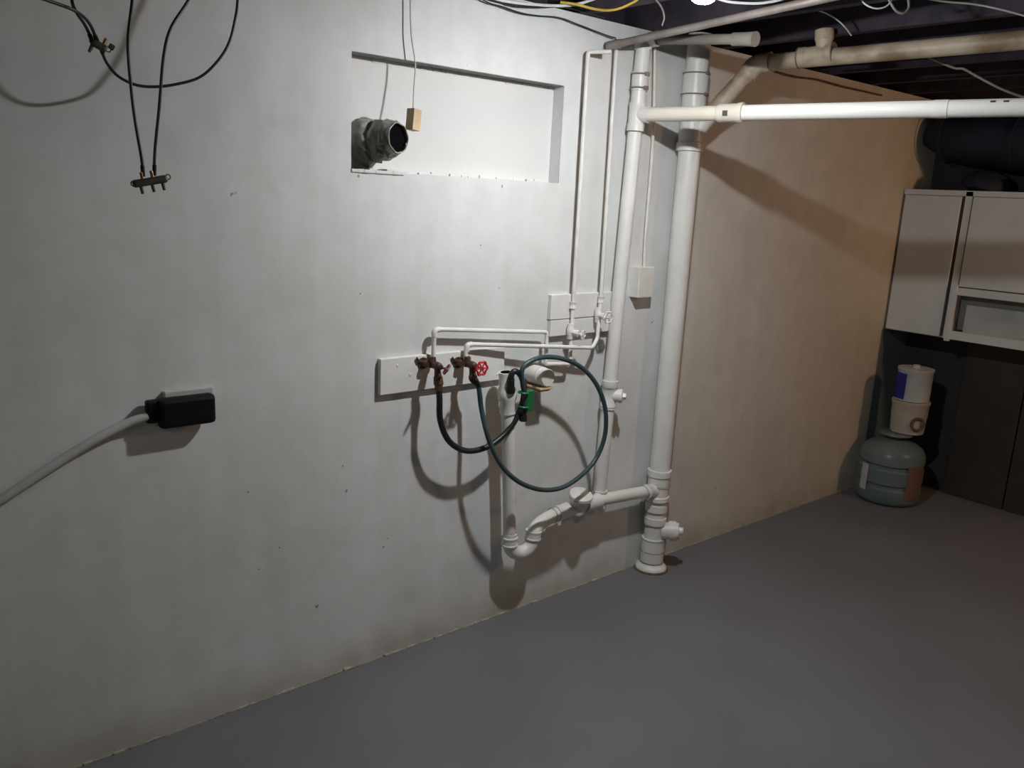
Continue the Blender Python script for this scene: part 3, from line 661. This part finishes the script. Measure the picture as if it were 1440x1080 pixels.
cable('grey wire sagging below the brown pipe towards the right', [DP(1210,72,3.0), DP(1240,75,2.98), DP(1280,71,2.95), DP(1300,78,2.93), DP(1340,95,2.9), DP(1355,97,2.88), DP(1375,108,2.86), DP(1410,126,2.82), DP(1450,140,2.8), DP(1500,152,2.75)], .0042, 'greypipe', name='wire')
cable('frayed thin wire lying along the top of the beige wall', [W(1092,101,.01), W(1120,108,.02), W(1150,112,.015), W(1180,120,.02), W(1205,126,.015), W(1240,134,.01)], .004, 'rust', name='wire')
cable('thin pale wire dropping from a joist to the steel pipe', [DP(918,-6,2.6), DP(930,10,2.65), DP(934,24,2.68), DP(931,36,2.7)], .0028, 'greypipe', name='wire')

# ------------------------------------------------------------------ wall cabinet at the far end
CX = 4.707; CB, CT = .945, 1.73; yA, yD = -.006, -.335
t = thing('wall_cabinet', Vector((4.87,-.7,CB)), 'cream painted wall cabinet with an open cubby, high on the end wall', 'cabinet')
b = MB(); yE = -1.75
b.box((CX+.02, yA-.018, CB), (X1, yA, CT)); b.box((CX+.02, yE, CB), (X1, yE+.018, CT)); b.box((CX+.02, yE, CT-.018), (X1, yA, CT))
b.box((CX+.02, yE, CB), (X1, yA, CB+.018)); b.box((X1-.02, yE, CB), (X1-.002, yA, CT)); b.box((CX+.02, yD-.02, CB), (X1, yD, CT)); b.box((CX+.02, yE, 1.20), (X1, yD, 1.22))
b.each('carcass', 'cab', t)
MB().rbox((CX, yD+.018, CB+.004), (CX+.02, yA-.008, CT-.03), .004).build('door', 'cab', t)
b = MB(); b.box((CX+.002, yD-.035, CB), (CX+.02, yD+.0, CT-.005)); b.box((CX+.002, yE, CT-.028), (CX+.02, yA, CT))
b.rbox((CX-.012, yD-.04, CB-.012), (CX+.01, yD-.012, 1.24), .003)
b.box((CX+.002, yE, 1.185), (CX+.02, yD-.03, 1.225)); b.box((CX-.002, yE, CB), (CX+.02, yD-.03, CB+.045)); b.each('face_frame', 'cab', t)
MB().rbox((CX-.002, yE+.02, 1.23), (CX+.018, yD-.04, CT-.03), .004).build('door', 'cab', t)
MB().box((CX+.005, yD+.002, CB+.01), (CX+.019, yD+.017, CT-.02)).build('door_gap', 'cabgap', t)
MB().box((CX+.10, yE+.02, CB+.045), (CX+.115, yD-.02, 1.2)).build('cubby_back', 'cabin', t)
MB().rbox((CX+.055, -1.5, CB+.02), (CX+.098, yD-.075, 1.135), .004).build('cubby_box', 'bluewhite', t)
# things on top of the cabinet
t = thing('wrapped_duct', Vector((4.85,-.8,1.9)), 'dark navy wrapped round duct above the cabinet', 'duct')
P = [Vector((4.86,-.02-.12*i,2.03-.012*i)) for i in range(15)]
MB().tube(P, [.06]+[.115]+[.135]*13, 24, wob=.12).build('wrap', 'darkbag', t)
b = MB()
for i in range(1, 14, 3): b.torus(P[i], (0,1,0), .138, .004, 24, 6)
b.each('band', 'darkbag', t)
t = thing('storage_bag', Vector((4.86,-.45,CT)), 'dark bulging bag slumped on top of the cabinet', 'bag')
b = MB(); b.lathe(Vector((4.87,-.36,CT)), (0,-.2,1), [(0,.10),(.02,.13),(.06,.125),(.095,.09),(.115,.04),(.125,.02)], 24)
for q in b.v: q += Vector((0,.03,.02))*noise.noise(q*9)
b.build('bag', 'darkbag', t)
t = thing('maroon_box', Vector((4.86,-.8,CT)), 'dark maroon carton on top of the cabinet', 'box')
MB().rbox((4.76,-1.0,CT), (5.0,-.62,CT+.09), .004).build('carton', 'maroon', t); MB().box((4.757,-1.0,CT+.055), (5.0,-.62,CT+.06)).build('lid_seam', 'cabgap', t)

# ------------------------------------------------------------------ bottle and tubs in the corner
jb = Vector((4.60,-.215,0))
t = thing('water_bottle', jb, 'big cloudy plastic water bottle on the floor in the far corner', 'bottle')
prof = [(0,.14),(.008,.16),(.03,.172),(.09,.172),(.10,.163),(.115,.163),(.125,.173),(.20,.173),(.21,.163),(.225,.163),(.235,.173),(.275,.172),(.31,.155),(.335,.12),(.35,.075),(.37,.04)]
MB().lathe(jb, up, prof, 40).build('bottle_body', 'jug', t)
MB().lathe(jb+up*.365, up, [(0,.045),(.012,.05),(.02,.09),(.022,.09),(.03,.085)], 28).build('cap', 'jug', t)
def arc_patch(c, r, a0, a1, z0_, z1_, th=.003, n=10):
    b = MB(); v = []
    for i in range(n+1):
        a = a0+(a1-a0)*i/n
        for R_, z in ((r,z0_),(r,z1_),(r+th,z1_),(r+th,z0_)): v.append((c.x+R_*math.cos(a), c.y+R_*math.sin(a), z))
    f = [[i*4+k, i*4+(k+1)%4, (i+1)*4+(k+1)%4, (i+1)*4+k] for i in range(n) for k in range(4)]; f += [[0,1,2,3],[n*4+3,n*4+2,n*4+1,n*4]]
    return b.add(v, f)
ac = math.atan2(CAM.y-jb.y, CAM.x-jb.x)
arc_patch(jb, .1735, ac-.95, ac-.68, .07, .22).build('label_sticker', 'juglabel', t, label='pale paper sticker')
arc_patch(jb, .1735, ac+.55, ac+1.2, .05, .24).build('label_sticker', 'jugbrown', t, label='brown card sticker')
tbp = jb + Vector((.06,-.03,.395))
t = thing('plastic_tub', tbp, 'cream plastic tub with a ring handle standing on the water bottle', 'tub')
MB().lathe(tbp, up, [(0,.082),(.005,.088),(.09,.092),(.1,.094),(.165,.096),(.17,.1),(.185,.1),(.187,.06)], 30).build('tub_body', 'tub', t)
hdv = (CAM-tbp); hdv.z = 0; hdv.normalize(); side = Vector((-hdv.y,hdv.x,0))
MB().torus(tbp+hdv*.085+side*.05+up*.07, (hdv+side*.5), .034, .008, 22, 8).build('ring_handle', 'rust', t)
tc = tbp + up*.187
t = thing('white_canister', tc, 'white and blue canister on top of the cream tub', 'canister')
MB().lathe(tc, up, [(0,.085),(.004,.09),(.165,.09),(.17,.094),(.182,.094),(.184,.02),(.2,.018),(.2,.005)], 30).build('canister_body', 'bluewhite', t)
ac = math.atan2(CAM.y-tc.y, CAM.x-tc.x)
arc_patch(tc, .0905, ac-1.7, ac-.45, tc.z+.012, tc.z+.155).build('blue_label', 'blue', t)
